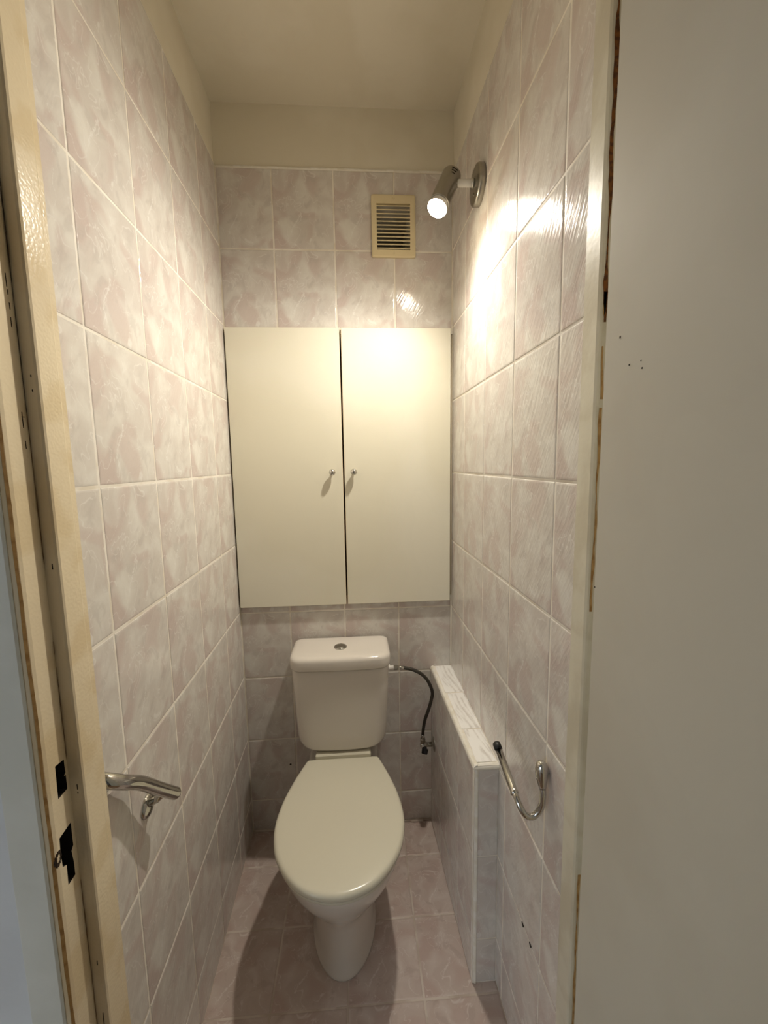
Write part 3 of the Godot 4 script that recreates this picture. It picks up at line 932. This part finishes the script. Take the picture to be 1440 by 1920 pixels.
func build_grille():
	var g := base("ventilation_grille", Vector3(0.58, 2.12, 0), "cream plastic ventilation grille with twelve slits beside the lamp", "grille")
	var x0 := 0.506
	var x1 := 0.655
	var y0 := 2.1215
	var y1 := 2.3180
	var ix0 := 0.5240
	var ix1 := 0.6365
	var iy0 := 2.1445
	var iy1 := 2.2895
	# frame: a rounded plate with the slotted field left open
	var rings := []
	for s in [[0.0, 0.0, 0.001], [0.0, 0.0, 0.0070], [0.0010, 0.0, 0.0092], [0.0035, 0.0, 0.0105]]:
		var r := PackedVector3Array()
		for p in rounded_rect((x0 + x1) * 0.5, (x1 - x0) * 0.5 - s[0], y0 + s[0], y1 - s[0], 0.006, 0.006, 0.0, 4): r.append(Vector3(p.x, p.z, s[2]))
		rings.append(r)
	var n: int = rings[0].size()
	var inner := PackedVector3Array()
	var inner_deep := PackedVector3Array()
	for k in n:
		var p: Vector3 = rings[3][k]
		var q := Vector3(clampf(p.x, ix0, ix1), clampf(p.y, iy0, iy1), 0.0105)
		inner.append(q)
		inner_deep.append(Vector3(q.x, q.y, 0.001))
	rings.append(inner)
	rings.append(inner_deep)
	obj("frame", loft(rings, false, false), M.grille, g)
	var step := (iy1 - iy0) / 12.0
	for k in 12:
		var y := iy0 + step * (k + 1)
		# louvre sloping down and outwards
		var a := [Vector3(ix0, y - step * 0.02, 0.0015), Vector3(ix0, y - step * 0.52, 0.0102), Vector3(ix0, y - step * 0.80, 0.0104), Vector3(ix0, y - step * 0.22, 0.0015)]
		if k == 0:
			a = [Vector3(ix0, y - step * 0.02, 0.0015), Vector3(ix0, y - step * 0.55, 0.0102), Vector3(ix0, y - step * 0.80, 0.0104), Vector3(ix0, y - step * 0.22, 0.0015)]
		var b := []
		for p in a: b.append(p + Vector3(ix1 - ix0, 0, 0))
		obj("slat", loft([PackedVector3Array(a), PackedVector3Array(b)]), M.grille, g)
	for y in [2.1335, 2.3060]:
		obj("screw", lathe(Vector3(0.5805, y, 0.0102), Vector3(0, 0, 1), [[0.0, 0.0040], [0.0008, 0.0040], [0.0014, 0.0030], [0.0008, 0.0012]], 16), M.grille, g)

func build_lamp():
	var l := base("wall_spotlight", Vector3(0.787, 2.165, 0.312), "brushed metal wall spotlight with a glowing bulb near the ceiling", "lamp")
	var n := Vector3(-1, 0, RIGHT_SLOPE).normalized()
	obj("mount", lathe(Vector3(0.7868, 2.163, 0.312), n, [[0.0, 0.049], [0.012, 0.049], [0.016, 0.047], [0.018, 0.042], [0.019, 0.010]], 40), M.nickel, l, true)
	obj("mount_screw", lathe(Vector3(0.7686, 2.140, 0.312), n, [[0.0, 0.004], [0.002, 0.004], [0.003, 0.002]], 12), M.nickel, l)
	obj("stem", tube([Vector3(0.769, 2.168, 0.312), Vector3(0.730, 2.176, 0.298)], [0.0092], 18), M.white_plastic, l, true)
	obj("collar", lathe(Vector3(0.7685, 2.168, 0.312), Vector3(-1, 0.18, -0.3), [[0.0, 0.0115], [0.004, 0.0115], [0.005, 0.010]], 18), M.chrome, l, true)
	obj("swivel", lathe(Vector3(0.7295, 2.1765, 0.288), Vector3(0, 0, 1), [[0.0, 0.0065], [0.001, 0.0075], [0.015, 0.0075], [0.016, 0.0065]], 16), M.nickel, l, true)
	var axis := Vector3(-0.40, -0.87, 0.24).normalized()
	var top := BULB - axis * 0.128
	var can := obj("head", lathe(top, axis, [[0.0, 0.016], [0.0015, 0.0215], [0.005, 0.0248], [0.010, 0.0262], [0.102, 0.0268], [0.106, 0.0268], [0.1062, 0.0250], [0.080, 0.0245]], 36), M.nickel, l, true)
	# three cooling slits near the top: raised strips coloured as their inner shade
	var f := frame_of(axis)
	var face := (Vector3(0.12, 0.02, 1.0) - axis * Vector3(0.12, 0.02, 1.0).dot(axis)).normalized()
	var side := axis.cross(face).normalized()
	for k in 3:
		var c := top + axis * (0.013 + 0.0075 * k) + face * 0.0258
		var w := 0.0085 - 0.0018 * k
		var q := PackedVector3Array()
		var r0 := PackedVector3Array([c - side * w - axis * 0.0012, c + side * w - axis * 0.0012, c + side * w + axis * 0.0012, c - side * w + axis * 0.0012])
		var r1 := PackedVector3Array()
		for p in r0: r1.append(p - face * 0.003)
		var r2 := PackedVector3Array()
		for p in r0: r2.append(p + face * 0.0006)
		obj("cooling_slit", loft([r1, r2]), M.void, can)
	# bulb: a reflector neck and the glowing front
	obj("bulb_neck", lathe(top, axis, [[0.094, 0.0225], [0.106, 0.0240], [0.116, 0.0265], [0.120, 0.0275], [0.121, 0.0262]], 32), M.white_plastic, l, true)
	obj("bulb", lathe(top, axis, [[0.1200, 0.0266], [0.1235, 0.0262], [0.1275, 0.0230], [0.1300, 0.0160], [0.1310, 0.0050]], 32), M.bulb, l, true)
	# the reflector's beam, and the weaker spill from the frosted front
	var warm := Color(1.0, 0.972, 0.918)
	var z := -axis
	var xx := Vector3.UP.cross(z).normalized()
	var facing := Transform3D(Basis(xx, z.cross(xx), z), top + axis * 0.1325)
	var beam := SpotLight3D.new()
	beam.name = "bulb_beam"
	beam.light_color = warm
	beam.light_energy = 0.60
	beam.light_size = 0.022
	beam.spot_angle = 80.0
	beam.spot_angle_attenuation = 1.0
	beam.spot_range = 8.0
	beam.spot_attenuation = 2.0
	beam.shadow_enabled = true
	add_child(beam)
	beam.transform = facing
	var spill := AreaLight3D.new()
	spill.name = "bulb_spill"
	spill.area_size = Vector2(0.040, 0.040)
	spill.light_color = warm
	spill.light_energy = 0.17
	spill.area_range = 8.0
	spill.area_attenuation = 2.0
	spill.shadow_enabled = true
	add_child(spill)
	spill.transform = facing

func build_grab_bar():
	var g := base("grab_bar", Vector3(0.014, 0.77, 0.73), "short chrome grab bar on the left wall beside the door frame", "grab bar")
	var p := smooth_path([Vector3(0.0168, 0.930, 0.852), Vector3(0.0300, 0.922, 0.846), Vector3(0.0385, 0.902, 0.825), Vector3(0.0425, 0.871, 0.790), Vector3(0.0530, 0.818, 0.744), Vector3(0.0605, 0.779, 0.709)], 6)
	var r := []
	for k in p.size(): r.append(0.0118)
	# rounded end
	var d: Vector3 = (p[p.size() - 1] - p[p.size() - 2]).normalized()
	var e: Vector3 = p[p.size() - 1]
	p.append_array([e + d * 0.003, e + d * 0.005, e + d * 0.0058])
	r.append_array([0.0108, 0.008, 0.003])
	obj("bar", tube(p, r, 24), M.chrome, g, true)
	obj("rosette", lathe(Vector3(0.0142, 0.772, 0.728), Vector3(1, 0, -LEFT_SLOPE), [[0.0, 0.0225], [0.003, 0.0222], [0.006, 0.019], [0.007, 0.009]], 32), M.chrome, g, true)
	obj("post", tube([Vector3(0.016, 0.776, 0.728), Vector3(0.034, 0.784, 0.726), Vector3(0.052, 0.804, 0.730)], [0.0075], 16), M.chrome, g, true)

func build_roll_holder():
	var h := base("paper_roll_holder", Vector3(0.79, 0.80, 0.77), "empty chrome toilet paper holder on the right wall with a black tip", "paper holder")
	# pod fixed to the wall, drawn out into the arm
	var pp := [Vector3(0.7775, 0.8600, 0.7850), Vector3(0.7775, 0.8585, 0.7850), Vector3(0.7775, 0.8540, 0.7852), Vector3(0.7775, 0.8460, 0.7856), Vector3(0.7775, 0.8360, 0.7866), Vector3(0.7775, 0.8260, 0.7878), Vector3(0.7780, 0.8160, 0.7892), Vector3(0.7785, 0.8080, 0.7900)]
	obj("backplate", tube(pp, [0.0030, 0.0070, 0.0106, 0.0122, 0.0120, 0.0106, 0.0086, 0.0068], 22), M.chrome, h, true)
	obj("wall_fixing", lathe(Vector3(0.7906, 0.842, 0.786), Vector3(-1, 0, 0), [[0.0, 0.007], [0.006, 0.007]], 18), M.chrome, h, true)
	var p := smooth_path([Vector3(0.7783, 0.812, 0.7898), Vector3(0.7785, 0.796, 0.7925), Vector3(0.7775, 0.775, 0.7915), Vector3(0.7715, 0.757, 0.789), Vector3(0.760, 0.7475, 0.788), Vector3(0.7475, 0.752, 0.7875), Vector3(0.7395, 0.764, 0.783), Vector3(0.7358, 0.774, 0.773), Vector3(0.735, 0.778, 0.763)], 5)
	obj("arm", tube(p, [0.0063], 16), M.chrome, h, true)
	var a0 := Vector3(0.735, 0.7775, 0.7655)
	var a1 := Vector3(0.735, 0.8015, 0.668)
	var d := (a1 - a0).normalized()
	obj("spindle", lathe(a0 - d * 0.004, d, [[0.0, 0.0045], [0.004, 0.0080], [0.006, 0.0088], [0.012, 0.0075], [0.100, 0.0075]], 20), M.chrome, h, true)
	obj("rubber_tip", lathe(a1 - d * 0.001, d, [[0.0, 0.0086], [0.013, 0.0086], [0.0145, 0.0074], [0.015, 0.003]], 20), M.black_rubber, h, true)
